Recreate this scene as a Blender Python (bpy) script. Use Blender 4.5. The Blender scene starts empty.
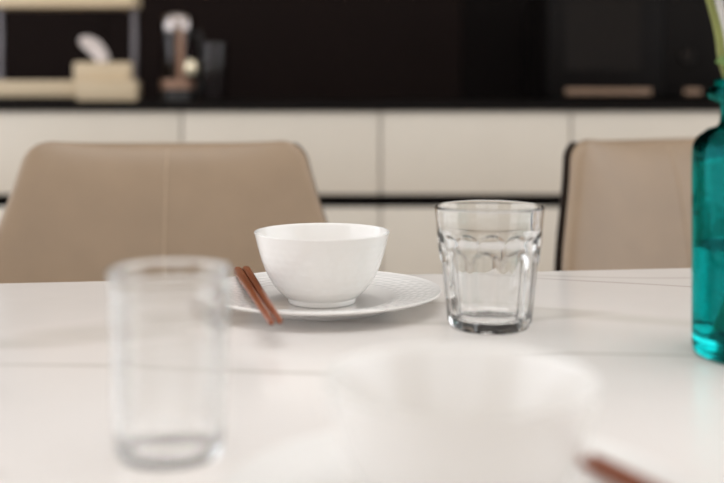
import bpy, bmesh, math, random
from mathutils import Vector, Matrix

random.seed(7)
scene = bpy.context.scene
C = scene.collection
PI = math.pi

# ---------------------------------------------------------------- camera
F = 1080.0                      # focal length in pixels of the 724 x 483 frame
CX, CY, HORIZON = 362.0, 241.5, 92.0
K = F / 1005.0                  # depths below were first measured with a 50 mm lens
TABLE_Z = 0.75
CAM_Z = TABLE_Z + 0.19
cam_data = bpy.data.cameras.new('camera')
cam = bpy.data.objects.new('camera', cam_data)
C.objects.link(cam)
cam.location = (0, 0, CAM_Z)
cam.rotation_euler = (PI / 2, 0, 0)         # level camera, frame shifted down (verticals stay vertical)
cam_data.sensor_width = 36.0
cam_data.lens = F / 724.0 * 36.0
cam_data.shift_y = -(CY - HORIZON) / 724.0
cam_data.clip_start = 0.01
cam_data.dof.use_dof = True
cam_data.dof.focus_distance = 0.94 * K
cam_data.dof.aperture_fstop = 3.0
scene.camera = cam

# ---------------------------------------------------------------- sky, daylight, exposure
world = bpy.data.worlds.new('world')
scene.world = world
world.use_nodes = True
wn = world.node_tree.nodes
wn['Background'].inputs[0].default_value = (0.95, 0.97, 1.0, 1)
wn['Background'].inputs[1].default_value = 0.8
vs = scene.view_settings
vs.view_transform = 'Standard'
vs.look = 'None'
vs.gamma = 1.0
vs.use_curve_mapping = False
vs.exposure = -0.42
scene.cycles.use_denoising = True
scene.cycles.blur_glossy = 0.0
scene.cycles.sample_clamp_indirect = 0.0
scene.cycles.max_bounces = 16
scene.cycles.transmission_bounces = 16
scene.cycles.transparent_max_bounces = 16


def window_light(name, loc, rot, sx, sy, power, col):
    l = bpy.data.lights.new(name, 'AREA')
    l.shape = 'RECTANGLE'
    l.size, l.size_y = sx, sy
    l.energy = power
    l.color = col
    o = bpy.data.objects.new(name, l)
    C.objects.link(o)
    o.location = loc
    o.rotation_euler = rot
    return o


# room extents
RX0, RX1, RY0, RY1, RZ1 = -2.3, 2.6, -2.4, 3.0 * K, 2.6
WL = dict(y0=-0.8, y1=2.9, z0=0.3, z1=2.4)         # window in the left wall
WR = dict(y0=-0.8, y1=2.9, z0=0.3, z1=2.4)         # window in the right wall
WARM = (0.96, 0.99, 1.02)
window_light('daylight_left', (RX0 - 0.16, (WL['y0'] + WL['y1']) / 2, (WL['z0'] + WL['z1']) / 2),
             (0, -PI / 2, 0), WL['z1'] - WL['z0'], WL['y1'] - WL['y0'], 70, (0.95, 0.995, 1.05))
window_light('daylight_right', (RX1 + 0.16, (WR['y0'] + WR['y1']) / 2, (WR['z0'] + WR['z1']) / 2),
             (0, PI / 2, 0), WR['z1'] - WR['z0'], WR['y1'] - WR['y0'], 64, (0.955, 0.99, 1.03))
WF = dict(x0=-1.6, x1=1.6, z0=0.9, z1=2.3)         # unseen window added behind the camera for front fill light
window_light('front_fill', ((WF['x0'] + WF['x1']) / 2, RY0 - 0.16, (WF['z0'] + WF['z1']) / 2),
             (PI / 2, 0, 0), WF['x1'] - WF['x0'], WF['z1'] - WF['z0'], 27, (0.965, 0.99, 1.02))
LAMP = dict(x=0.1, y=0.75, sx=1.7, sy=1.0)         # flush ceiling lamp over the table
window_light('ceiling_lamp_light', (LAMP['x'], LAMP['y'], RZ1 - 0.085), (0, 0, 0), LAMP['sx'], LAMP['sy'], 27, WARM)


# ---------------------------------------------------------------- pixel rays
def ray(px, py):
    return Vector(((px - CX) / F, 1.0, (HORIZON - py) / F))


def at_z(px, py, z):
    d = ray(px, py)
    return Vector((0, 0, CAM_Z)) + d * ((z - CAM_Z) / d.z)


def at_y(px, py, y):
    d = ray(px, py)
    return Vector((0, 0, CAM_Z)) + d * (y / d.y)


# ---------------------------------------------------------------- materials
def srgb(r, g, b):
    f = lambda c: (c / 255 / 12.92) if c / 255 <= 0.04045 else ((c / 255 + 0.055) / 1.055) ** 2.4
    return (f(r), f(g), f(b), 1.0)


def mat(name, col, rough=0.5, var=0.05, scale=30.0, bump=0.0, bump_scale=200.0, metal=0.0, spec=0.5,
        stretch=(1, 1, 1), rough_var=0.05, **extra):
    m = bpy.data.materials.new(name)
    m.use_nodes = True
    nt = m.node_tree
    p = nt.nodes['Principled BSDF']
    tc = nt.nodes.new('ShaderNodeTexCoord')
    mp = nt.nodes.new('ShaderNodeMapping')
    mp.inputs['Scale'].default_value = stretch
    nt.links.new(tc.outputs['Object'], mp.inputs[0])
    no = nt.nodes.new('ShaderNodeTexNoise')
    no.inputs['Scale'].default_value = scale
    no.inputs['Detail'].default_value = 5
    nt.links.new(mp.outputs[0], no.inputs['Vector'])
    rp = nt.nodes.new('ShaderNodeValToRGB')
    rp.color_ramp.elements[0].position = 0.3
    rp.color_ramp.elements[1].position = 0.7
    rp.color_ramp.elements[0].color = tuple(c * (1 - var) for c in col[:3]) + (1,)
    rp.color_ramp.elements[1].color = tuple(min(1, c * (1 + var)) for c in col[:3]) + (1,)
    nt.links.new(no.outputs[0], rp.inputs[0])
    nt.links.new(rp.outputs[0], p.inputs['Base Color'])
    mr = nt.nodes.new('ShaderNodeMapRange')
    mr.inputs[3].default_value = max(0, rough - rough_var)
    mr.inputs[4].default_value = min(1, rough + rough_var)
    nt.links.new(no.outputs[0], mr.inputs[0])
    nt.links.new(mr.outputs[0], p.inputs['Roughness'])
    p.inputs['Metallic'].default_value = metal
    p.inputs['Specular IOR Level'].default_value = spec
    for k, v in extra.items():
        p.inputs[k.replace('_', ' ')].default_value = v
    if bump:
        n2 = nt.nodes.new('ShaderNodeTexNoise')
        n2.inputs['Scale'].default_value = bump_scale
        n2.inputs['Detail'].default_value = 4
        nt.links.new(mp.outputs[0], n2.inputs['Vector'])
        b = nt.nodes.new('ShaderNodeBump')
        b.inputs['Strength'].default_value = bump
        b.inputs['Distance'].default_value = 0.001
        nt.links.new(n2.outputs[0], b.inputs['Height'])
        nt.links.new(b.outputs[0], p.inputs['Normal'])
    return m


def glass(name, col, rough=0.0, ior=1.5, var=0.02, thin=0.0):
    m = bpy.data.materials.new(name)
    m.use_nodes = True
    nt = m.node_tree
    nt.nodes.remove(nt.nodes['Principled BSDF'])
    g = nt.nodes.new('ShaderNodeBsdfGlass')
    g.inputs['IOR'].default_value = ior
    g.inputs['Roughness'].default_value = rough
    tc = nt.nodes.new('ShaderNodeTexCoord')
    no = nt.nodes.new('ShaderNodeTexNoise')
    no.inputs['Scale'].default_value = 25
    nt.links.new(tc.outputs['Object'], no.inputs['Vector'])
    rp = nt.nodes.new('ShaderNodeValToRGB')
    rp.color_ramp.elements[0].color = tuple(c * (1 - var) for c in col[:3]) + (1,)
    rp.color_ramp.elements[1].color = tuple(col[:3]) + (1,)
    nt.links.new(no.outputs[0], rp.inputs[0])
    nt.links.new(rp.outputs[0], g.inputs['Color'])
    out = g.outputs[0]
    if thin:                       # a share of the light goes straight through, as in thin blown glass
        t = nt.nodes.new('ShaderNodeBsdfTransparent')
        mx = nt.nodes.new('ShaderNodeMixShader')
        mx.inputs[0].default_value = thin
        nt.links.new(g.outputs[0], mx.inputs[1])
        nt.links.new(t.outputs[0], mx.inputs[2])
        out = mx.outputs[0]
    nt.links.new(out, nt.nodes['Material Output'].inputs[0])
    return m


def pane_glass(name):
    m = bpy.data.materials.new(name)
    m.use_nodes = True
    nt = m.node_tree
    nt.nodes.remove(nt.nodes['Principled BSDF'])
    t = nt.nodes.new('ShaderNodeBsdfTransparent')
    g = nt.nodes.new('ShaderNodeBsdfGlossy')
    g.inputs['Roughness'].default_value = 0.02
    mx = nt.nodes.new('ShaderNodeMixShader')
    mx.inputs[0].default_value = 0.05
    nt.links.new(t.outputs[0], mx.inputs[1])
    nt.links.new(g.outputs[0], mx.inputs[2])
    nt.links.new(mx.outputs[0], nt.nodes['Material Output'].inputs[0])
    return m


def marble():
    m = mat('sintered_stone', srgb(231, 224, 219), 0.22, 0.015, 6.0, rough_var=0.03, spec=0.5)
    nt = m.node_tree
    p = nt.nodes['Principled BSDF']
    base = p.inputs['Base Color'].links[0].from_socket
    tc = nt.nodes.new('ShaderNodeTexCoord')
    last = base
    for scale, stretch, rot, width, colr, amt, seed in (
            (1.0, (0.8, 2.6, 1), -0.36, 0.006, srgb(140, 128, 112), 0.42, 3.1),
            (1.1, (0.8, 2.6, 1), -0.20, 0.012, srgb(170, 160, 148), 0.30, 9.4),
            (0.9, (0.8, 2.6, 1), -0.45, 0.050, srgb(196, 188, 176), 0.35, 17.7)):
        mp = nt.nodes.new('ShaderNodeMapping')
        mp.vector_type = 'TEXTURE'
        mp.inputs['Scale'].default_value = tuple(1 / q for q in stretch)
        mp.inputs['Rotation'].default_value = (0, 0, rot)
        mp.inputs['Location'].default_value = (seed, seed * 0.37, seed * 0.71)
        nt.links.new(tc.outputs['Object'], mp.inputs[0])
        no = nt.nodes.new('ShaderNodeTexNoise')
        no.inputs['Scale'].default_value = scale
        no.inputs['Detail'].default_value = 2.2
        no.inputs['Roughness'].default_value = 0.45
        nt.links.new(mp.outputs[0], no.inputs['Vector'])
        sub = nt.nodes.new('ShaderNodeMath'); sub.operation = 'SUBTRACT'; sub.inputs[1].default_value = 0.5
        nt.links.new(no.outputs[0], sub.inputs[0])
        ab = nt.nodes.new('ShaderNodeMath'); ab.operation = 'ABSOLUTE'
        nt.links.new(sub.outputs[0], ab.inputs[0])
        mr = nt.nodes.new('ShaderNodeMapRange')
        mr.interpolation_type = 'SMOOTHSTEP'
        mr.inputs[1].default_value = 0.0
        mr.inputs[2].default_value = width
        mr.inputs[3].default_value = amt
        mr.inputs[4].default_value = 0.0
        nt.links.new(ab.outputs[0], mr.inputs[0])
        mx = nt.nodes.new('ShaderNodeMix')
        mx.data_type = 'RGBA'
        nt.links.new(mr.outputs[0], mx.inputs[0])
        nt.links.new(last, mx.inputs[6])
        mx.inputs[7].default_value = colr
        last = mx.outputs[2]
    nt.links.new(last, p.inputs['Base Color'])
    return m


M = {}
M['stone'] = marble()
M['porcelain'] = mat('white_porcelain', srgb(230, 226, 222), 0.08, 0.01, 12, rough_var=0.03, spec=0.45)
M['clear'] = glass('clear_pressed_glass', (0.998, 1.0, 0.999), ior=1.44)
M['clear_thin'] = glass('clear_thin_glass', (0.998, 1.0, 0.999), ior=1.45, thin=0.12)
M['teal'] = glass('teal_glass', (0.10, 0.72, 0.71), ior=1.48)
M['water'] = glass('water', (0.97, 0.99, 0.985), ior=1.33)
M['wood_stick'] = mat('reddish_wood', srgb(122, 62, 31), 0.34, 0.28, 60, stretch=(1, 0.06, 1), bump=0.15, bump_scale=500)
M['leather'] = mat('beige_leather', srgb(147, 126, 104), 0.42, 0.05, 18, bump=0.10, bump_scale=700, spec=0.4)
M['thread'] = mat('beige_thread', srgb(176, 155, 131), 0.7, 0.08, 300)
M['shell'] = mat('dark_brown_shell', srgb(56, 46, 41), 0.45, 0.08, 40)
M['black_metal'] = mat('black_metal', srgb(24, 22, 21), 0.4, 0.08, 60, spec=0.4)
M['lacquer'] = mat('cream_lacquer', srgb(206, 198, 186), 0.42, 0.015, 8, spec=0.35)
M['carcass'] = mat('beige_carcass', srgb(176, 162, 144), 0.55, 0.03, 10)
M['channel'] = mat('black_channel', srgb(12, 9, 8), 0.7, 0.1, 30, spec=0.05)  # black, taken darker to stand in for the shade of a deeper recess
M['worktop'] = mat('black_worktop', srgb(14, 10, 9), 0.5, 0.15, 80, spec=0.1)
M['splash'] = mat('dark_brown_panel', srgb(27, 19, 17), 0.7, 0.08, 4, spec=0.06)
M['splash_black'] = mat('black_panel', srgb(17, 13, 12), 0.7, 0.08, 4, spec=0.05)
M['wall'] = mat('warm_white_paint', srgb(226, 219, 208), 0.8, 0.015, 5, bump=0.1, bump_scale=300)
M['ceil'] = mat('white_ceiling_paint', srgb(238, 234, 228), 0.9, 0.01, 4)
M['floor'] = mat('oak_floor', srgb(186, 162, 134), 0.45, 0.12, 8, stretch=(6, 0.6, 1))
M['floor_b'] = mat('oak_floor_light', srgb(194, 170, 142), 0.45, 0.12, 8, stretch=(6, 0.6, 1))
M['chrome'] = mat('polished_steel', srgb(168, 158, 154), 0.12, 0.03, 20, metal=1.0)
M['glint'] = mat('cream_glint', srgb(250, 236, 205), 0.10, 0.03, 20, metal=0.6)
M['copper'] = mat('dull_copper', srgb(150, 116, 96), 0.4, 0.05, 30, metal=0.4)
M['post'] = mat('satin_steel', srgb(120, 116, 120), 0.35, 0.04, 20, metal=1.0)
M['maple'] = mat('pale_maple', srgb(206, 185, 154), 0.5, 0.06, 10, stretch=(0.3, 4, 4))
M['tissue'] = mat('white_tissue', srgb(226, 214, 210), 0.9, 0.03, 40)
M['jar'] = glass('smoked_glass', (0.72, 0.70, 0.70), ior=1.42)
M['appliance'] = mat('black_appliance', srgb(17, 14, 13), 0.5, 0.06, 20, spec=0.08)
M['appliance_glass'] = mat('black_door_glass', srgb(26, 22, 20), 0.35, 0.03, 10, spec=0.1)
M['bronze'] = mat('bronze_trim', srgb(138, 112, 92), 0.5, 0.05, 40, metal=0.3)
M['stem'] = mat('green_stem', srgb(120, 124, 58), 0.45, 0.2, 40)
M['leaf'] = mat('green_leaf', srgb(84, 112, 46), 0.45, 0.2, 30)
M['pale_stem'] = mat('pale_stem', srgb(196, 190, 186), 0.5, 0.1, 40)
M['frame'] = mat('white_window_frame', srgb(232, 230, 226), 0.4, 0.01, 10)
M['pane'] = pane_glass('window_glass')


# ---------------------------------------------------------------- builders
def obj(name, bm, material, parent=None, smooth=True, angle=40, recalc=True):
    if recalc:
        bmesh.ops.recalc_face_normals(bm, faces=bm.faces[:])
    me = bpy.data.meshes.new(name)
    bm.to_mesh(me)
    bm.free()
    if smooth:
        for p in me.polygons:
            p.use_smooth = True
        me.set_sharp_from_angle(angle=math.radians(angle))
    me.materials.append(material)
    o = bpy.data.objects.new(name, me)
    C.objects.link(o)
    if parent:
        o.parent = parent
    return o


def tag(o, label, cat, group=None, kind=None):
    o['label'] = label
    if cat:
        o['category'] = cat
    if group:
        o['group'] = group
    if kind:
        o['kind'] = kind
    return o


def struct(o, label, cat):
    return tag(o, label, cat, kind='structure')


def thing(name, label, cat, loc=(0, 0, 0), rz=0.0, group=None):
    o = bpy.data.objects.new(name, None)
    o.empty_display_size = 0.05
    C.objects.link(o)
    o.location = loc
    o.rotation_euler = (0, 0, rz)
    return tag(o, label, cat, group)


def copy_tree(o, parent=None):
    c = o.copy()
    C.objects.link(c)
    c.parent = parent
    for ch in list(o.children):
        copy_tree(ch, c)
    return c


def box(x0, x1, y0, y1, z0, z1, bev=0.0, seg=2):
    bm = bmesh.new()
    v = [bm.verts.new((x, y, z)) for z in (z0, z1) for y in (y0, y1) for x in (x0, x1)]
    for f in ((0, 2, 3, 1), (4, 5, 7, 6), (0, 1, 5, 4), (2, 6, 7, 3), (0, 4, 6, 2), (1, 3, 7, 5)):
        bm.faces.new([v[i] for i in f])
    if bev:
        bmesh.ops.bevel(bm, geom=bm.edges[:], offset=bev, segments=seg, profile=0.5, affect='EDGES')
    return bm


def add_box(bm, x0, x1, y0, y1, z0, z1):
    v = [bm.verts.new((x, y, z)) for z in (z0, z1) for y in (y0, y1) for x in (x0, x1)]
    for f in ((0, 2, 3, 1), (4, 5, 7, 6), (0, 1, 5, 4), (2, 6, 7, 3), (0, 4, 6, 2), (1, 3, 7, 5)):
        bm.faces.new([v[i] for i in f])


def lathe(profile, n=64, fn=None, closed=False):
    """Revolve (r, z[, flag]) points about z; fn(r, z, angle, flag) -> (r, z) lets a shape depart from round."""
    bm = bmesh.new()
    rings = []
    for pt in profile:
        r, z = pt[0], pt[1]
        fl = pt[2] if len(pt) > 2 else 0
        if r < 1e-6:
            rings.append([bm.verts.new((0, 0, z))])
        else:
            ring = []
            for i in range(n):
                a = 2 * PI * i / n
                rr, zz = fn(r, z, a, fl) if fn else (r, z)
                ring.append(bm.verts.new((rr * math.cos(a), rr * math.sin(a), zz)))
            rings.append(ring)
    pairs = list(zip(rings[:-1], rings[1:]))
    if closed:
        pairs.append((rings[-1], rings[0]))
    for A, B in pairs:
        if len(A) == 1 and len(B) == 1:
            continue
        for i in range(n):
            j = (i + 1) % n
            if len(A) == 1:
                bm.faces.new((A[0], B[i], B[j]))
            elif len(B) == 1:
                bm.faces.new((A[i], A[j], B[0]))
            else:
                bm.faces.new((A[i], A[j], B[j], B[i]))
    return bm


def spline(pts, m):
    """Catmull-Rom through 2D/3D points, m steps each."""
    out = []
    P = [Vector(p) for p in pts]
    for i in range(len(P) - 1):
        p0 = P[max(i - 1, 0)]; p1 = P[i]; p2 = P[i + 1]; p3 = P[min(i + 2, len(P) - 1)]
        for k in range(m):
            t = k / m
            out.append(0.5 * ((2 * p1) + (p2 - p0) * t + (2 * p0 - 5 * p1 + 4 * p2 - p3) * t * t
                              + (3 * p1 - p0 - 3 * p2 + p3) * t ** 3))
    out.append(P[-1])
    return out


def tube(points, radii, n=10, cap=True):
    bm = bmesh.new()
    P = [Vector(p) for p in points]
    rings = []
    up = Vector((0, 0, 1))
    for i, p in enumerate(P):
        t = (P[min(i + 1, len(P) - 1)] - P[max(i - 1, 0)]).normalized()
        a = t.cross(up)
        if a.length < 1e-3:
            a = t.cross(Vector((0, 1, 0)))
        a.normalize()
        b = t.cross(a)
        r = radii[i] if hasattr(radii, '__len__') else radii
        rings.append([bm.verts.new(p + (a * math.cos(2 * PI * k / n) + b * math.sin(2 * PI * k / n)) * r) for k in range(n)])
    for A, B in zip(rings[:-1], rings[1:]):
        for i in range(n):
            j = (i + 1) % n
            bm.faces.new((A[i], A[j], B[j], B[i]))
    if cap:
        bm.faces.new(rings[0]); bm.faces.new(rings[-1])
    return bm


def sstep(a, b, x):
    t = max(0.0, min(1.0, (x - a) / (b - a)))
    return t * t * (3 - 2 * t)


# ================================================================ THE ROOM
T = 0.12
fl = struct(obj('floor', box(RX0 - T, RX1 + T, RY0 - T, RY1 + T, -0.1, -0.012), M['floor'], smooth=False),
            'pale oak plank floor under the dining table', 'floor')
pw, pl = 0.20, 1.35
plank_me = []
for mm in (M['floor'], M['floor_b']):
    o = obj('plank', box(-pw / 2 + 0.001, pw / 2 - 0.001, -pl / 2 + 0.001, pl / 2 - 0.001, -0.012, 0, 0.0012, 1), mm, fl, smooth=False)
    plank_me.append(o)
first = [True, True]
nx, ny = int((RX1 - RX0) / pw), int((RY1 - RY0) / pl)
for i in range(nx):
    for j in range(ny):
        k = (i * 7 + j * 3) % 5 % 2
        o = plank_me[k] if first[k] else plank_me[k].copy()
        if not first[k]:
            C.objects.link(o)
        first[k] = False
        o.location = (RX0 + pw * (i + 0.5) + 0.02, RY0 + pl * (j + 0.5), 0)
struct(obj('ceiling', box(RX0 - T, RX1 + T, RY0 - T, RY1 + T, RZ1, RZ1 + 0.1), M['ceil'], smooth=False),
       'plain white painted ceiling over the room', 'ceiling')


def wall_with_hole(name, axis, pos0, pos1, a0, a1, h0, h1, z0, z1, label):
    bm = bmesh.new()
    def add(p, q, zz0, zz1):
        if axis == 'x':
            add_box(bm, pos0, pos1, p, q, zz0, zz1)
        else:
            add_box(bm, p, q, pos0, pos1, zz0, zz1)
    add(a0, h0, 0, RZ1); add(h1, a1, 0, RZ1); add(h0, h1, 0, z0); add(h0, h1, z1, RZ1)
    return struct(obj(name, bm, M['wall'], smooth=False), label, 'wall')


wall_with_hole('wall_left', 'x', RX0 - T, RX0, RY0, RY1, WL['y0'], WL['y1'], WL['z0'], WL['z1'],
               'warm white wall holding the widest window')
wall_with_hole('wall_right', 'x', RX1, RX1 + T, RY0, RY1, WR['y0'], WR['y1'], WR['z0'], WR['z1'],
               'warm white wall on the side of the teal bottle')
wall_with_hole('wall_front', 'y', RY0 - T, RY0, RX0 - T, RX1 + T, WF['x0'], WF['x1'], WF['z0'], WF['z1'],
               'warm white wall facing the kitchen counter')


def window(name, axis, pos, h0, h1, z0, z1, n, label):
    w = thing(name, label, 'window')
    w['kind'] = 'structure'
    d = 0.04
    def part(nm, p, q, zz0, zz1, m, th):
        if axis == 'x':
            b = box(pos - th, pos + th, p, q, zz0, zz1)
        else:
            b = box(p, q, pos - th, pos + th, zz0, zz1)
        return obj(nm, b, m, w, smooth=False)
    fw = 0.05
    part('frame', h0, h1, z0, z0 + fw, M['frame'], d / 2)
    part('frame', h0, h1, z1 - fw, z1, M['frame'], d / 2)
    step = (h1 - h0) / n
    for i in range(n + 1):
        c = min(max(h0 + step * i, h0 + fw / 2), h1 - fw / 2)
        part('frame' if i in (0, n) else 'mullion', c - fw / 2, c + fw / 2, z0 + fw, z1 - fw, M['frame'], d / 2)
    for i in range(n):
        part('pane', h0 + step * i + fw, h0 + step * (i + 1) - fw, z0 + fw, z1 - fw, M['pane'], 0.003)


window('window_1', 'x', RX0 - 0.05, WL['y0'], WL['y1'], WL['z0'], WL['z1'], 3, 'wide white framed window with three panes')
window('window_2', 'x', RX1 + 0.05, WR['y0'], WR['y1'], WR['z0'], WR['z1'], 4, 'wide white framed four pane window on the side of the teal bottle')
window('fill_window', 'y', RY0 - 0.05, WF['x0'], WF['x1'], WF['z0'], WF['z1'], 2, 'added white framed two pane window for front fill, facing the kitchen counter')  # added opening for the fill light from the camera side
lamp = thing('ceiling_lamp', 'flat white rectangular lamp fixed to the ceiling above the table', 'lamp', (LAMP['x'], LAMP['y'], RZ1))
obj('lamp_base', box(-LAMP['sx'] / 2, LAMP['sx'] / 2, -LAMP['sy'] / 2, LAMP['sy'] / 2, -0.08, 0, 0.004, 2), M['frame'], lamp)

# back wall: dark panels behind the counter
wb = struct(obj('wall_back', box(RX0 - T, RX1 + T, RY1 + 0.02, RY1 + T, 0, RZ1), M['channel'], smooth=False),
            'dark brown panelled wall behind the black worktop', 'wall')
seams = [RX0, at_y(-250, 50, RY1).x, at_y(105, 50, RY1).x, at_y(462, 50, RY1).x, at_y(818, 50, RY1).x, RX1]
for i in range(len(seams) - 1):
    obj('panel', box(seams[i] + 0.0015, seams[i + 1] - 0.0015, RY1, RY1 + 0.02, 0.0, RZ1, 0.001, 1),
        M['splash'] if i < 3 else M['splash_black'], wb, smooth=False)

# ================================================================ SIDEBOARD UNITS AND WORKTOP
DY = 2.40 * K                                     # plane of the drawer fronts
zt = at_y(362, 111.0, DY).z                   # top of the upper drawers
zu = at_y(362, 194.3, DY).z                   # bottom of the upper drawers
zl = at_y(362, 207.5, DY).z                   # top of the lower drawers
ztop = zt + 0.0215
b1, b2, b3 = at_y(181.5, 150, DY).x, at_y(380.5, 150, DY).x, at_y(571, 150, DY).x
w0 = (b3 - b1) / 2
bounds = [b1 - 3 * w0, b1 - 2 * w0, b1 - w0, b1, b2, b3, b3 + w0, b3 + 2 * w0, b3 + 3 * w0]
names_unit = ['far left end unit of the cream sideboard', 'second unit from the left end of the sideboard',
              'cream drawer unit below the maple rack', 'cream drawer unit behind the left beige chair',
              'cream drawer unit behind the panelled tumbler and white bowl', 'cream drawer unit behind the right beige chair',
              'cream drawer unit to the right of the teal bottle', 'far right end unit of the cream sideboard']
g = 0.0045
for i in range(8):
    x0, x1 = bounds[i], bounds[i + 1]
    u = thing('drawer_cabinet', names_unit[i], 'cabinet', ((x0 + x1) / 2, DY, 0), 0, 'cream drawer units of the sideboard')
    hw = (x1 - x0) / 2
    obj('body', box(-hw, hw, 0.022, 0.58, 0.08, zt, 0.001, 1), M['carcass'], u, smooth=False)
    obj('plinth', box(-hw, hw, 0.06, 0.56, 0, 0.08), M['channel'], u, smooth=False)
    obj('handle_channel', box(-hw, hw, 0.012, 0.0218, zl - 0.01, zu + 0.01), M['channel'], u, smooth=False)
    d = obj('drawer', box(-hw + g / 2, hw - g / 2, 0.0, 0.0115, zu, zt - 0.001, 0.0015, 2), M['lacquer'], u)
    zm = 0.40
    obj('drawer', box(-hw + g / 2, hw - g / 2, 0.0, 0.0115, zm, zl, 0.0015, 2), M['lacquer'], u)
    obj('drawer', box(-hw + g / 2, hw - g / 2, 0.0, 0.0215, 0.085, zm - 0.02, 0.0015, 2), M['lacquer'], u)
wt = tag(obj('worktop', box(bounds[0], bounds[-1], DY - 0.012, RY1 - 0.001, zt + 0.0005, ztop, 0.002, 2), M['worktop'], smooth=False),
         'long black worktop running over the cream drawer units', 'worktop')

# ================================================================ DINING TABLE
pL, pR = at_z(0, 283.0, TABLE_Z), at_z(690, 267.6, TABLE_Z)
edge = (pR - pL).normalized()
ang = math.atan2(edge.y, edge.x)
mid = pL + edge * ((-pL.x) / edge.x)          # far edge where x = 0
TW, TD, TT = 1.8, 0.95, 0.014
back = Vector((math.sin(ang), -math.cos(ang), 0))
tc = mid + back * (TD / 2) + edge * 0.12
tb = thing('dining_table', 'long white marble-topped dining table with faint grey veins', 'table', (tc.x, tc.y, 0), ang)
obj('tabletop', box(-TW / 2, TW / 2, -TD / 2, TD / 2, TABLE_Z - TT, TABLE_Z, 0.003, 3), M['stone'], tb)
obj('apron', box(-TW / 2 + 0.12, TW / 2 - 0.12, -TD / 2 + 0.14, TD / 2 - 0.14, TABLE_Z - TT - 0.05, TABLE_Z - TT, 0.003, 2), M['black_metal'], tb)
for sx in (-1, 1):
    for sy in (-1, 1):
        lx, ly = sx * (TW / 2 - 0.16), sy * (TD / 2 - 0.18)
        obj('leg', tube([(lx + sx * 0.06, ly + sy * 0.05, 0), (lx, ly, TABLE_Z - TT - 0.02)], [0.018, 0.03], 16), M['black_metal'], tb)


# ================================================================ CHAIRS
def backrest_mesh(W, ZB, ZT, lean, wrap, puff, thick, grow, yoff):
    """Grid front and back surfaces of an upholstered shell back; W(z) is the half width."""
    NS, NT = 28, 30
    bm = bmesh.new()
    def pt(s, t, side):
        z = ZB + (ZT + grow - ZB) * t
        w = W(z - grow * t) + grow
        x = s * w
        y = lean * (z - ZB) - wrap * (abs(s) ** 2.4) * (0.55 + 0.45 * (1 - t)) + yoff
        if side == 0:
            edge_s = (1 - abs(s) ** 6) ** 0.5
            edge_t = (1 - t ** 14) ** 0.5 if t < 1 else 0
            y -= thick * 0.25 + (thick * 0.75 + puff * (1 - s * s)) * min(edge_s, edge_t)
        return (x, y, z + 0.004 * (s ** 4) * t)
    grid = []
    ts = [1 - (1 - k / NT) ** 1.8 for k in range(NT + 1)]
    ss = [math.sin(PI / 2 * (2 * k / NS - 1)) for k in range(NS + 1)]
    for side in (0, 1):
        grid.append([[bm.verts.new(pt(s, t, side)) for s in ss] for t in ts])
    for side in (0, 1):
        G = grid[side]
        for i in range(NT):
            for j in range(NS):
                bm.faces.new((G[i][j], G[i][j + 1], G[i + 1][j + 1], G[i + 1][j]))
    A, B = grid
    for i in range(NT):
        bm.faces.new((A[i][0], A[i + 1][0], B[i + 1][0], B[i][0]))
        bm.faces.new((A[i][NS], A[i + 1][NS], B[i + 1][NS], B[i][NS]))
    for j in range(NS):
        bm.faces.new((A[0][j], A[0][j + 1], B[0][j + 1], B[0][j]))
        bm.faces.new((A[NT][j], A[NT][j + 1], B[NT][j + 1], B[NT][j]))
    return bm, pt


CH_TOP = 0.0
def make_chair(label, loc, rz, ztop_c):
    c = thing('dining_chair', label, 'chair', loc, rz, 'beige leather dining chairs')
    ZB, ZT = 0.43, ztop_c
    def W(z):
        base = 0.255 - 0.062 * sstep(0.62, ZT + 0.03, z) - 0.03 * sstep(0.60, 0.45, z)
        R = 0.030
        if z > ZT - R:
            k = min(1.0, (z - (ZT - R)) / R)
            base -= R * (1 - math.sqrt(max(0.0, 1 - k * k))) * 1.1
        return base
    bm, pt = backrest_mesh(W, ZB, ZT, 0.20, 0.055, 0.006, 0.030, 0.0, 0.20)
    obj('backrest', bm, M['leather'], c, angle=60)
    bm2, _ = backrest_mesh(W, ZB - 0.01, ZT - 0.005, 0.20, 0.055, 0.0, 0.004, 0.0012, 0.213)
    obj('back_shell', bm2, M['shell'], c, angle=60)
    sp = []
    for k in range(25):
        t = 0.12 + 0.86 * k / 24
        p = pt(0.0, t, 0)
        sp.append((p[0], p[1] - 0.0004, p[2]))
    obj('seam', tube(sp, 0.0011, 6), M['thread'], c)
    # seat
    sb = box(-0.225, 0.225, -0.24, 0.205, 0.40, 0.47, 0.028, 4)
    obj('seat', sb, M['leather'], c)
    obj('seat_shell', box(-0.215, 0.215, -0.225, 0.20, 0.385, 0.402, 0.006, 2), M['shell'], c)
    for sx in (-1, 1):
        for sy in (-1, 1):
            obj('leg', tube([(sx * 0.215, sy * 0.215, 0), (sx * 0.15, sy * 0.15, 0.39)], [0.009, 0.014], 12), M['black_metal'], c)
    return c


def chair_spot(px, py, depth, rz):
    """Base point of a chair whose backrest top centre shows at the pixel, at that depth."""
    p = at_y(px, py, depth)
    off = Matrix.Rotation(rz, 3, 'Z') @ Vector((0, 0.27, 0))
    return (p.x - off.x, p.y - off.y, 0), p.z


rzl, rzr = ang * 0.5, ang + math.radians(20)
spot, top_z = chair_spot(168, 143.3, 1.44 * K, rzl)
cl = make_chair('beige leather dining chair with centre seam, behind the white bowl', spot, rzl, top_z)
cr = copy_tree(cl)
tag(cr, 'beige leather dining chair partly hidden by the teal bottle', 'chair', 'beige leather dining chairs')
cr.location, _ = chair_spot(665, 141, 1.44 * K * 53 / 49, rzr)
cr.rotation_euler = (0, 0, rzr)


# ================================================================ TABLEWARE
PLATE_R = 0.1035
PLATE_Z = 0.0165


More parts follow.
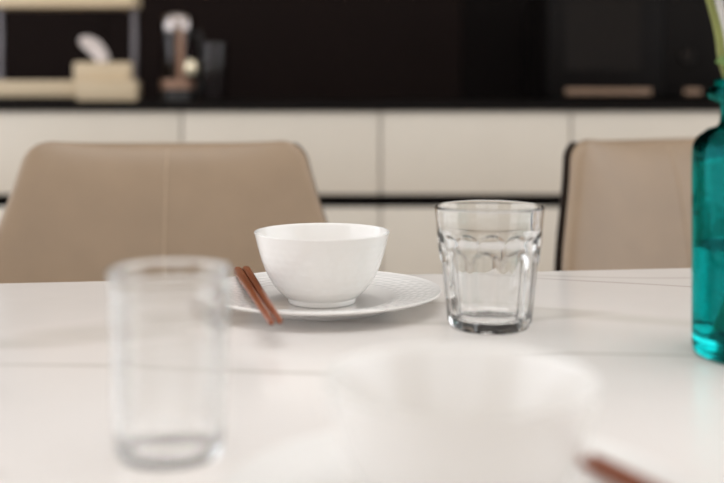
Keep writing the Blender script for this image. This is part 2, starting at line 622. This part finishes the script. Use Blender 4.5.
def weave(r, a):
    """Raised basket-weave relief on the plate's rim."""
    if r < 0.064 or r > 0.0995:
        return 0.0
    fade = sstep(0.064, 0.068, r) * (1 - sstep(0.0955, 0.0995, r))
    k = 46
    q = (r - 0.064) / 0.0062
    row = math.floor(q)
    ph = (a * k / (2 * PI) + 0.5 * (row % 2)) % 1.0
    qq = q - row
    return 0.00045 * fade * (math.sin(PI * ph) ** 0.7) * (math.sin(PI * qq) ** 0.7)


def plate_mesh():
    prof = []
    top = [(0, 0.0042), (0.03, 0.0042), (0.050, 0.0045), (0.056, 0.0052), (0.0605, 0.0078), (0.064, 0.0092)]
    prof += [(p[0], p[1], 0) for p in top]
    nr = 36
    for i in range(1, nr + 1):
        r = 0.064 + (0.0995 - 0.064) * i / nr
        prof.append((r, 0.0092 + (0.0155 - 0.0092) * i / nr, 1))
    prof += [(0.1015, 0.0161, 0), (0.1029, PLATE_Z, 0), (PLATE_R, 0.0160, 0), (0.1033, 0.0150, 0), (0.1015, 0.0138, 0),
             (0.085, 0.0095, 0), (0.067, 0.0058, 0), (0.062, 0.0022, 0), (0.0595, 0.0003, 0), (0.0580, 0.0, 0),
             (0.0565, 0.0003, 0), (0.0555, 0.0014, 0), (0.03, 0.0014, 0), (0, 0.0014, 0)]
    return lathe(prof, 288, lambda r, z, a, f: (r, z + weave(r, a)) if f else (r, z))


BOWL_H, BOWL_R = 0.0585, 0.0595


def bowl_mesh():
    outer = [(0.0, 0.0022), (0.024, 0.0022), (0.0262, 0.0006), (0.0275, 0.0), (0.0292, 0.0005), (0.0300, 0.0022), (0.0298, 0.0045)]
    curve = spline([(0.0298, 0.0045), (0.0360, 0.0085), (0.0435, 0.0165), (0.0500, 0.0280), (0.0548, 0.0410), (0.0580, 0.0530), (0.0590, 0.0570)], 9)
    prof = [(p[0], p[1], 0) for p in outer[:-1]] + [(p[0], p[1], 1) for p in curve]
    prof += [(BOWL_R, 0.0579, 0), (0.0592, BOWL_H, 0), (0.0583, 0.0584, 0), (0.0574, 0.0574, 0)]
    inner = spline([(0.0570, 0.0560), (0.0553, 0.0500), (0.0520, 0.0400), (0.0470, 0.0275), (0.0400, 0.0170), (0.0300, 0.0095), (0.015, 0.0062), (0.0, 0.0055)], 5)
    prof += [(max(0, p[0]), p[1], 0) for p in inner]
    prof[-1] = (0.0, 0.0055, 0)
    def dimple(r, z, a, f):
        if not f:
            return r, z
        fade = sstep(0.006, 0.012, z) * (1 - sstep(0.048, 0.053, z))
        row = z / 0.0058
        ri = math.floor(row)
        ph = a * 34 / (2 * PI) + 0.5 * (ri % 2)
        return r - 0.00028 * fade * (math.sin(PI * ph) ** 2) * (math.sin(PI * (row - ri)) ** 2), z
    return lathe(prof, 204, dimple)


pl_c = at_z(322, 290.0, TABLE_Z + 0.015)
plate = tag(obj('plate', plate_mesh(), M['porcelain']), 'white porcelain plate with woven rim under the sharp white bowl', 'plate', 'white plates on the table')
plate.location = (pl_c.x, pl_c.y, TABLE_Z)
plate.scale = (1.02, 1.02, 1.0)
bowl = tag(obj('bowl', bowl_mesh(), M['porcelain']), 'white porcelain bowl in focus, standing before the left chair', 'bowl', 'white bowls on the table')
bowl.location = (pl_c.x, pl_c.y, TABLE_Z + 0.0043)
bowl.scale = (1.005, 1.005, 1.075)

NB = at_z(461, 377, TABLE_Z + 0.0670)
plate2 = plate.copy(); C.objects.link(plate2)
tag(plate2, 'blurred white plate in the near foreground at the bottom edge', 'plate', 'white plates on the table')
plate2.location = (NB.x, NB.y, TABLE_Z)
bowl2 = bowl.copy(); C.objects.link(bowl2)
tag(bowl2, 'blurred white bowl in the near foreground', 'bowl', 'white bowls on the table')
bowl2.location = (NB.x, NB.y, TABLE_Z + 0.0042)

# chopsticks: thick square-shouldered end at +y, tip at -y
SL = 0.237


def stick_mesh():
    bm = bmesh.new()
    rows = [(-SL / 2, 0.0016, 1), (-SL / 2 + 0.001, 0.0026, 1), (-SL / 2 + 0.05, 0.0031, 1), (-0.01, 0.0036, .8), (0.05, 0.0040, .5),
            (SL / 2 - 0.003, 0.0043, .4), (SL / 2 - 0.001, 0.0040, .4), (SL / 2, 0.0030, .5)]
    rings = []
    for y, r, rnd in rows:
        ring = []
        for k in range(16):
            a = 2 * PI * (k + 0.5) / 16
            c, s = math.cos(a), math.sin(a)
            m = (abs(c) ** 6 + abs(s) ** 6) ** (-1 / 6)
            q = r * 0.88 * (rnd + (1 - rnd) * m)
            ring.append(bm.verts.new((q * c, y, q * s)))
        rings.append(ring)
    for A, B in zip(rings[:-1], rings[1:]):
        for i in range(16):
            j = (i + 1) % 16
            bm.faces.new((A[i], A[j], B[j], B[i]))
    bm.faces.new(rings[0]); bm.faces.new(rings[-1])
    return bm


def place_stick(o, tip, end):
    """Lay the stick with its tip at `tip`, running towards `end`."""
    d = (end - tip).normalized()
    xa = d.cross(Vector((0, 0, 1))).normalized()
    za = xa.cross(d)
    R = Matrix((xa, d, za)).transposed().to_4x4()
    o.matrix_world = Matrix.Translation(tip + d * (SL / 2)) @ R


ZS = TABLE_Z + PLATE_Z + 0.0034
stick = tag(obj('chopstick', stick_mesh(), M['wood_stick'], angle=50),
            'reddish brown wooden chopstick across the far plate, the one nearer the bowl', 'chopstick', 'wooden chopsticks')
place_stick(stick, at_z(280.0, 321.5, ZS), at_z(242.5, 264.5, ZS + 0.0005))
s2 = stick.copy(); C.objects.link(s2)
tag(s2, 'reddish brown wooden chopstick across the far plate, the outer one', 'chopstick', 'wooden chopsticks')
place_stick(s2, at_z(271.5, 322.5, ZS), at_z(234.5, 265.5, ZS + 0.0005))
# near pair: tips in the plate's well, resting on its rim
t3 = at_z(571, 455, TABLE_Z + 0.0130)
drn = Vector((0.30, -0.954, 0)).normalized()
rel = Vector((t3.x - NB.x, t3.y - NB.y, 0))
bq = rel.dot(drn); disc = bq * bq - (rel.length_squared - 0.1025 ** 2)
Lr = -bq + math.sqrt(disc)
slope = (PLATE_Z + 0.0036 - 0.0130) / Lr
for k, lab in enumerate(('blurred brown chopstick at the bottom edge, the one nearer the foreground bowl',
                         'blurred brown chopstick at the bottom edge, the outer one')):
    s = stick.copy(); C.objects.link(s)
    tag(s, lab, 'chopstick', 'wooden chopsticks')
    off = Vector((-drn.y, drn.x, 0)) * (0.0088 * k) + drn * (0.006 * k)
    place_stick(s, t3 + off, t3 + off + Vector((drn.x, drn.y, slope)))

# ---------------------------------------------------------------- panelled tumbler
gb = at_z(489.3, 326, TABLE_Z)
GR, GH = 54.8 / F * (gb.y * 1.0) , 0.0
zr = at_y(489, 205.3, gb.y).z
GH = zr - TABLE_Z
GB = GR * 0.775
NF = 10


def tumbler_mesh():
    prof = []
    def R(z):
        return GB + (GR - GB) * (z / GH)
    H1 = 0.66 * GH
    prof += [(0, 0.0022, 0), (GB * 0.70, 0.0022, 0), (GB * 0.82, 0.0004, 0), (GB * 0.90, 0.0, 0), (GB * 0.965, 0.0010, 2), (GB * 0.995, 0.0034, 1)]
    n1 = 64
    for i in range(1, n1 + 1):
        z = 0.0034 + (0.76 * GH - 0.0034) * i / n1
        prof.append((R(z), z, 1))
    for z in (0.82, 0.88, 0.94, 0.975):
        prof.append((R(z * GH), z * GH, 0))
    prof += [(R(GH) + 0.0001, GH - 0.0010, 0), (R(GH) - 0.0004, GH - 0.0001, 0), (R(GH) - 0.0010, GH, 0), (R(GH) - 0.0016, GH - 0.0006, 0), (R(GH) - 0.0019, GH - 0.0020, 0)]
    for k in range(1, 25):
        z = GH - 0.002 - (GH - 0.002 - 0.0135) * k / 24
        th = 0.0019 + 0.0026 * sstep(0.80 * GH, 0.62 * GH, z)
        prof.append((R(z) - th, z, 0))
    zi = 0.0135
    r0 = R(zi) - 0.0045
    prof += [(r0 - 0.0008, 0.0105, 0), (r0 - 0.0026, 0.0083, 0), (r0 - 0.006, 0.0073, 0), (r0 * 0.5, 0.0068, 0), (0, 0.0066, 0)]
    sec = 2 * PI / NF
    def facet(r, z, a, f):
        if f == 0:
            return r, z
        ph = ((a + math.radians(82.5)) / sec) % 1.0 * 2 - 1          # -1..1 across one facet
        top = H1 - 0.017 * (1 - math.sqrt(max(0.0, 1 - min(1.0, abs(ph)) ** 2)))
        m = sstep(top + 0.0022, top - 0.0022, z)
        flat = r * math.cos(PI / NF) / math.cos(ph * PI / NF)
        bulge = 0.0006 * math.exp(-((z - H1 - 0.004) / 0.006) ** 2)
        rr = (r + bulge) * (1 - m) + (flat - 0.0008) * m
        return rr, z
    return lathe(prof, NF * 18, facet)


tum = tag(obj('tumbler', tumbler_mesh(), M['clear'], angle=50), 'clear glass tumbler with arched panelled sides beside the plate', 'glass')
tum.location = (gb.x, gb.y, TABLE_Z)

# ---------------------------------------------------------------- straight glass in the foreground
nb = at_z(170, 453, TABLE_Z)
nr_ = 61.5 / F * nb.y
nz = at_y(170, 268, nb.y).z - TABLE_Z


def straight_glass_mesh():
    H, R = nz, nr_
    rb = R * 0.87
    prof = [(0, 0.0016), (rb * 0.72, 0.0016), (rb * 0.86, 0.0003), (rb * 0.93, 0.0), (rb * 0.985, 0.0012), (rb, 0.0035)]
    for k in range(1, 12):
        z = 0.0035 + (H - 0.006 - 0.0035) * k / 11
        prof.append((rb + (R * 0.975 - rb) * (z / H) ** 0.8, z))
    prof += [(R * 0.995, H - 0.003), (R, H - 0.0015), (R * 0.99, H - 0.0003), (R * 0.965, H), (R * 0.942, H - 0.0010), (R * 0.933, H - 0.0035)]
    for k in range(1, 12):
        z = H - 0.006 - (H - 0.006 - 0.011) * k / 11
        prof.append((rb + (R * 0.975 - rb) * (z / H) ** 0.8 - 0.0020, z))
    prof += [(rb - 0.0024, 0.0075), (rb - 0.0042, 0.0052), (rb - 0.009, 0.0042), (rb * 0.4, 0.0040), (0, 0.0039)]
    return lathe(prof, 96)


sg = tag(obj('drinking_glass', straight_glass_mesh(), M['clear_thin'], angle=50), 'blurred clear straight-sided glass in the near foreground', 'glass')
sg.location = (nb.x, nb.y, TABLE_Z)

# ---------------------------------------------------------------- teal bottle vase
vb = at_z(770, 355, TABLE_Z)
VR = 75.0 / F * vb.y
VD = vb.y


def vz(py):
    return at_y(767, py, VD).z - TABLE_Z


zlip, zring, zneck, zsh0, zsh1 = vz(79), vz(92), vz(101), vz(126), vz(150)
NRk = (767 - 719.5) / F * VD
LRk = (767 - 707) / F * VD


def vase_mesh():
    out = [(0, 0.004), (VR * 0.78, 0.004), (VR * 0.88, 0.0008), (VR * 0.93, 0.0), (VR * 0.98, 0.002), (VR, 0.006), (VR, 0.03), (VR, 0.06), (VR, 0.10)]
    sh = spline([(VR, 0.10), (VR, zsh1 - 0.008), (VR * 0.965, zsh1 + 0.006), (VR * 0.80, zsh1 + 0.0145), (NRk * 1.06, zsh0), (NRk, zsh0 + 0.006), (NRk, zneck - 0.002)], 7)
    out += [tuple(p) for p in sh[1:]]
    rm = (zlip - zneck)
    out += [(NRk + 0.003, zneck), (LRk - 0.0015, zneck + rm * 0.12), (LRk, zneck + rm * 0.30), (LRk, zneck + rm * 0.45), (LRk - 0.0025, zneck + rm * 0.62),
            (NRk + 0.004, zneck + rm * 0.70), (NRk + 0.004, zlip - 0.002), (NRk + 0.0028, zlip), (NRk + 0.0005, zlip), (NRk - 0.0018, zlip - 0.0015)]
    w = 0.0032
    inn = [(NRk - 0.0022, zneck)] + [(NRk - w, zsh0 + 0.006), (NRk * 1.06 - w, zsh0 - 0.001), (VR * 0.80 - w * 0.8, zsh1 + 0.0110), (VR * 0.965 - w, zsh1 + 0.0035), (VR - w, zsh1 - 0.009)]
    inn = [tuple(p) for p in spline(inn, 6)]
    out += inn + [(VR - w, 0.10), (VR - w, 0.06), (VR - w, 0.030), (VR - w - 0.0008, 0.020), (VR - w - 0.004, 0.0155), (VR - w - 0.010, 0.0135), (VR * 0.4, 0.012), (0, 0.0115)]
    return lathe(out, 96)


vase = tag(obj('bottle_vase', vase_mesh(), M['teal'], angle=60), 'teal glass bottle vase half full of water at the right edge', 'vase')
vase.location = (vb.x, vb.y, TABLE_Z)
wz = vz(247)
ww = 0.0030
wat = tag(obj('vase_water', lathe([(0, 0.0118), (VR * 0.4, 0.0123), (VR - 0.0130, 0.0137), (VR - 0.0070, 0.0157), (VR - 0.0038, 0.0201), (VR - ww, 0.0301),
                                   (VR - ww, wz + 0.0012), (VR - ww - 0.0012, wz + 0.0004), (VR - ww - 0.003, wz), (VR * 0.5, wz), (0, wz)], 96), M['water'], angle=60),
          'clear water half filling the teal bottle vase', 'water', kind='stuff')
wat.location = vase.location

# stems standing in the vase
pt = thing('cut_stems', 'green cut stems standing in the teal bottle vase', 'plant', (vb.x, vb.y, TABLE_Z))


def loc(px, py, y):
    return at_y(px, py, y) - Vector((vb.x, vb.y, TABLE_Z))


s1 = [Vector((0.026, 0.012, 0.016)), Vector((0.008, 0.004, 0.09)), Vector((-0.020, 0.0, zneck - 0.012)), loc(724.5, 66, VD), loc(719, 34, VD), loc(713, 10, VD), loc(706, -12, VD), loc(690, -60, VD), loc(668, -110, VD)]
sp1 = spline(s1, 8)
obj('stem', tube(sp1, [0.0042 - 0.0020 * i / len(sp1) for i in range(len(sp1))], 10), M['stem'], pt)
s2p = [Vector((0.004, -0.024, 0.016)), Vector((0.0, -0.012, 0.09)), Vector((-0.010, 0.010, zneck - 0.012)), loc(733, 66, VD + 0.012), loc(727, 30, VD + 0.012), loc(720, 3, VD + 0.012), loc(712, -30, VD + 0.012), loc(706, -90, VD + 0.01)]
sp2 = spline(s2p, 8)
obj('stem', tube(sp2, [0.0040 - 0.0018 * i / len(sp2) for i in range(len(sp2))], 10), M['pale_stem'], pt)
s3p = [Vector((-0.022, 0.014, 0.016)), Vector((-0.004, 0.010, 0.09)), Vector((0.012, 0.004, zneck - 0.012)), loc(768, 60, VD), loc(780, 0, VD), loc(800, -80, VD)]
sp3 = spline(s3p, 8)
obj('stem', tube(sp3, [0.0036 - 0.0016 * i / len(sp3) for i in range(len(sp3))], 10), M['stem'], pt)


def leaf_mesh(base, tip, width, sag, nrm):
    bm = bmesh.new()
    d = tip - base
    side = d.cross(nrm).normalized()
    up = side.cross(d).normalized()
    NL, NW = 10, 4
    th = 0.0006
    layers = []
    for lay in (0, 1):
        G = []
        for i in range(NL + 1):
            t = i / NL
            w = width * (math.sin(PI * min(1, t * 0.96 + 0.03)) ** 0.8)
            row = []
            for j in range(-NW, NW + 1):
                s = j / NW
                p = base + d * t + up * (sag * math.sin(PI * t) + abs(s) * w * 0.25) + side * (s * w)
                row.append(bm.verts.new(p - up * th * lay))
            G.append(row)
        layers.append(G)
        for i in range(NL):
            for j in range(2 * NW):
                bm.faces.new((G[i][j], G[i][j + 1], G[i + 1][j + 1], G[i + 1][j]))
    A, B = layers
    for i in range(NL):
        bm.faces.new((A[i][0], A[i + 1][0], B[i + 1][0], B[i][0]))
        bm.faces.new((A[i][-1], A[i + 1][-1], B[i + 1][-1], B[i][-1]))
    for j in range(2 * NW):
        bm.faces.new((A[0][j], A[0][j + 1], B[0][j + 1], B[0][j]))
        bm.faces.new((A[NL][j], A[NL][j + 1], B[NL][j + 1], B[NL][j]))
    return bm


for b_, t_, w_ in ((loc(734, 74, VD), loc(716, 62, VD - 0.01), 0.008), (loc(690, -60, VD), loc(640, -90, VD - 0.03), 0.016),
                   (loc(668, -110, VD), loc(620, -190, VD), 0.018), (loc(706, -90, VD + 0.01), loc(745, -180, VD), 0.018),
                   (loc(800, -80, VD), loc(860, -120, VD), 0.018), (loc(780, 0, VD), loc(850, -30, VD - 0.03), 0.016)):
    obj('leaf', leaf_mesh(b_, t_, w_, 0.004, Vector((0.1, -0.6, 0.8))), M['leaf'], pt)

# ================================================================ THINGS ON THE WORKTOP
ZW = ztop
YR = 2.56 * K


def X(px, y):
    return at_y(px, 80, y).x


def Z(py, y):
    return at_y(362, py, y).z


# two-tier maple rack
rk_x0, rk_x1 = X(-9, YR), X(133.5, YR)
rk = thing('storage_rack', 'two tier pale maple rack with steel posts on the worktop', 'rack', ((rk_x0 + rk_x1) / 2, YR, ZW))
rh = (rk_x1 - rk_x0) / 2
dep = 0.10
zb0, zb1 = Z(97.0, YR) - ZW, Z(80.5, YR) - ZW
zt0 = Z(7.0, YR) - ZW
obj('lower_board', box(-rh, rh, 0.0, dep, zb0, zb1, 0.004, 2), M['maple'], rk)
obj('upper_board', box(-rh, rh, 0.0, dep, zt0, zt0 + 0.045, 0.004, 2), M['maple'], rk)
for sx in (-1, 1):
    for yy in (dep / 2,):
        obj('post', box(sx * (rh - 0.008) - 0.007, sx * (rh - 0.008) + 0.007, yy - 0.007, yy + 0.007, zb1, zt0, 0.001, 1), M['post'], rk)
        obj('foot', lathe([(0, 0), (0.010, 0), (0.011, 0.002), (0.010, zb0), (0, zb0)], 16), M['black_metal'], rk).location = (sx * (rh - 0.02), yy, 0)
lo = X(76, YR - 0.02) - (rk_x0 + rk_x1) / 2
obj('drawer_box', box(lo, X(136.5, YR - 0.02) - (rk_x0 + rk_x1) / 2, -0.022, -0.0005, max(0.001, Z(101.0, YR - 0.02) - ZW), zb1, 0.004, 2), M['maple'], rk)

# tissue box on the rack
tx0, tx1 = X(72.5, YR), X(129.5, YR)
tz0, tz1 = ZW + zb1, Z(62, YR)
tbx = thing('tissue_box', 'pale maple tissue box with a white tissue on the rack', 'tissue box', ((tx0 + tx1) / 2, YR + 0.005, tz0))
hw, hh = (tx1 - tx0) / 2, tz1 - tz0
obj('box_body', box(-hw, hw, 0.0, 0.085, 0, hh, 0.004, 2), M['maple'], tbx)
obj('slot', lathe([(0, 0), (0.026, 0), (0.028, 0.0008), (0.026, 0.0016), (0, 0.0016)], 24), M['channel'], tbx).location = (0, 0.042, hh - 0.0004)
# tissue: a folded flame of paper leaning to the left
bm = bmesh.new()
rows = []
pth = spline([(0.016, 0.0, 0.0), (0.010, 0.0, 0.018), (-0.006, 0.0, 0.038), (-0.026, 0.0, 0.052), (-0.041, 0.0, 0.052)], 5)
for i, p in enumerate(pth):
    t = i / (len(pth) - 1)
    tang = (pth[min(i + 1, len(pth) - 1)] - pth[max(i - 1, 0)]).normalized()
    nrm = Vector((tang.z, 0, -tang.x))
    wd = 0.014 + 0.006 * math.sin(PI * t) - 0.004 * t
    ring = []
    for k in range(20):
        a = 2 * PI * k / 20
        rr = 1 + 0.18 * math.sin(5 * a + 3 * t)
        ring.append(bm.verts.new(p + nrm * (wd * rr * math.cos(a)) + Vector((0, 0.020 * rr * math.sin(a), 0))))
    rows.append(ring)
for A, B in zip(rows[:-1], rows[1:]):
    for k in range(20):
        j = (k + 1) % 20
        bm.faces.new((A[k], A[j], B[j], B[k]))
bm.faces.new(rows[0]); bm.faces.new(rows[-1])
obj('tissue', bm, M['tissue'], tbx).location = (-0.022, 0.042, hh)

# glass coffee press with steel lid, strap and base
YP = 2.62 * K
px_ = X(178, YP)
cp = thing('coffee_press', 'smoked glass coffee press with polished steel lid and strap', 'coffee press', (px_, YP, ZW))
S = YP / F
Hl0, Hl1 = Z(31, YP) - ZW, Z(12.5, YP) - ZW
rg = 15.5 * S
obj('glass_body', lathe([(0, 0.012), (rg - 0.002, 0.012), (rg, 0.015), (rg, Hl0), (rg - 0.002, Hl0), (rg - 0.002, 0.017), (rg - 0.004, 0.0145), (0, 0.0145)], 48), M['jar'], cp)
lid = obj('lid', lathe([(0, Hl0 - 0.001), (rg + 0.001, Hl0 - 0.001), (rg + 0.002, Hl0 + 0.003), (rg + 0.002, Hl1 - 0.016), (rg * 0.9, Hl1 - 0.006), (rg * 0.5, Hl1), (0, Hl1 + 0.001)], 48), M['chrome'], cp)
zr0, zr1 = Z(89, YP) - ZW, Z(80, YP) - ZW
obj('base', lathe([(0, 0), (rg + 0.006, 0), (rg + 0.008, 0.003), (rg + 0.006, 0.010), (rg + 0.0035, zr0), (rg + 0.0008, zr0), (rg + 0.0008, 0.0118), (0, 0.0118)], 48), M['black_metal'], cp)
obj('base_ring', lathe([(rg + 0.0008, zr0), (rg + 0.005, zr0), (rg + 0.006, (zr0 + zr1) / 2), (rg + 0.005, zr1), (rg + 0.0008, zr1)], 48, closed=True), M['copper'], cp)
aS = math.radians(-72)
sx_, sy_ = math.cos(aS) * (rg + 0.0025), math.sin(aS) * (rg + 0.0025)
for da in (-72, 108):
    a = math.radians(da)
    st = obj('strap', box(-0.0085, 0.0085, -0.0012, 0.0012, zr1, Hl0 + 0.002, 0.0008, 1), M['copper'], cp)
    st.location = (math.cos(a) * (rg + 0.0022), math.sin(a) * (rg + 0.0022), 0)
    st.rotation_euler = (0, 0, a + PI / 2)
hx = rg + 0.002
obj('handle', tube(spline([(hx, -0.01, Hl0 - 0.01), (hx + 0.016, -0.014, Hl0 - 0.012), (hx + 0.024, -0.016, Hl0 * 0.55), (hx + 0.016, -0.014, 0.03), (hx, -0.01, 0.028)], 8), 0.006, 10), M['black_metal'], cp)
obj('handle_glint', lathe([(0, -0.022), (0.011, -0.019), (0.0165, -0.009), (0.0175, 0.0), (0.0165, 0.009), (0.011, 0.019), (0, 0.022)], 24), M['glint'], cp).location = (X(193, YP) - px_, -0.030, Z(68, YP) - ZW)  # added cap, coloured bright cream to stand in for a glint on the handle

# smoked drinking glass beside the press
YG = 2.60 * K
tg = tag(obj('drinking_glass', lathe([(0, 0.0), (0.028, 0.0), (0.030, 0.003), (0.034, 0.15), (0.0335, 0.152), (0.032, 0.151), (0.028, 0.012), (0.026, 0.009), (0, 0.009)], 48), M['jar'], angle=50),
         'tall smoked glass standing beside the coffee press on the worktop', 'glass')
tg.location = (X(210, YG), YG, ZW)
tg.location.x += 0.012

# black microwave oven
YM = 2.55 * K
mx0, mx1 = X(548, YM), X(770, YM)
mw = thing('microwave_oven', 'black microwave oven with bronze trim on the worktop', 'microwave', ((mx0 + mx1) / 2, YM, ZW))
mh, md = 0.29, 0.36
hw = (mx1 - mx0) / 2
c0 = (mx0 + mx1) / 2
f0 = 0.008
obj('body', box(-hw, hw, 0.02, md, f0, mh, 0.004, 2), M['appliance'], mw)
xd = X(664, YM) - c0
door = obj('door', box(-hw, xd - 0.001, 0.0, 0.0195, f0 + 0.002, mh, 0.003, 2), M['appliance'], mw)
obj('window', box(X(566, YM) - c0, X(640, YM) - c0, -0.0012, 0.0005, Z(70, YM) - ZW, mh - 0.03, 0.0005, 1), M['appliance_glass'], door, smooth=False)
ctl = obj('control_panel', box(xd + 0.001, hw, 0.0, 0.0195, f0 + 0.002, mh, 0.003, 2), M['appliance'], mw)
obj('trim', box(X(565, YM) - c0, X(651, YM) - c0, -0.006, 0.0005, Z(95, YM) - ZW, Z(88.5, YM) - ZW, 0.002, 2), M['bronze'], door)
obj('trim', box(X(684, YM) - c0, X(701, YM) - c0, -0.006, 0.0005, Z(95, YM) - ZW, Z(88.5, YM) - ZW, 0.002, 2), M['bronze'], ctl)
kb = obj('dial', lathe([(0, 0), (0.021, 0), (0.021, 0.012), (0.018, 0.016), (0, 0.016)], 32), M['appliance_glass'], ctl)
kb.rotation_euler = (PI / 2, 0, 0)
kb.location = (X(686, YM) - c0, 0.001, Z(57, YM) - ZW)
for sx in (-1, 1):
    for yy in (0.05, md - 0.04):
        obj('foot', lathe([(0, 0), (0.011, 0), (0.012, 0.002), (0.012, f0), (0, f0)], 16), M['black_metal'], mw).location = (sx * (hw - 0.03), yy, 0)
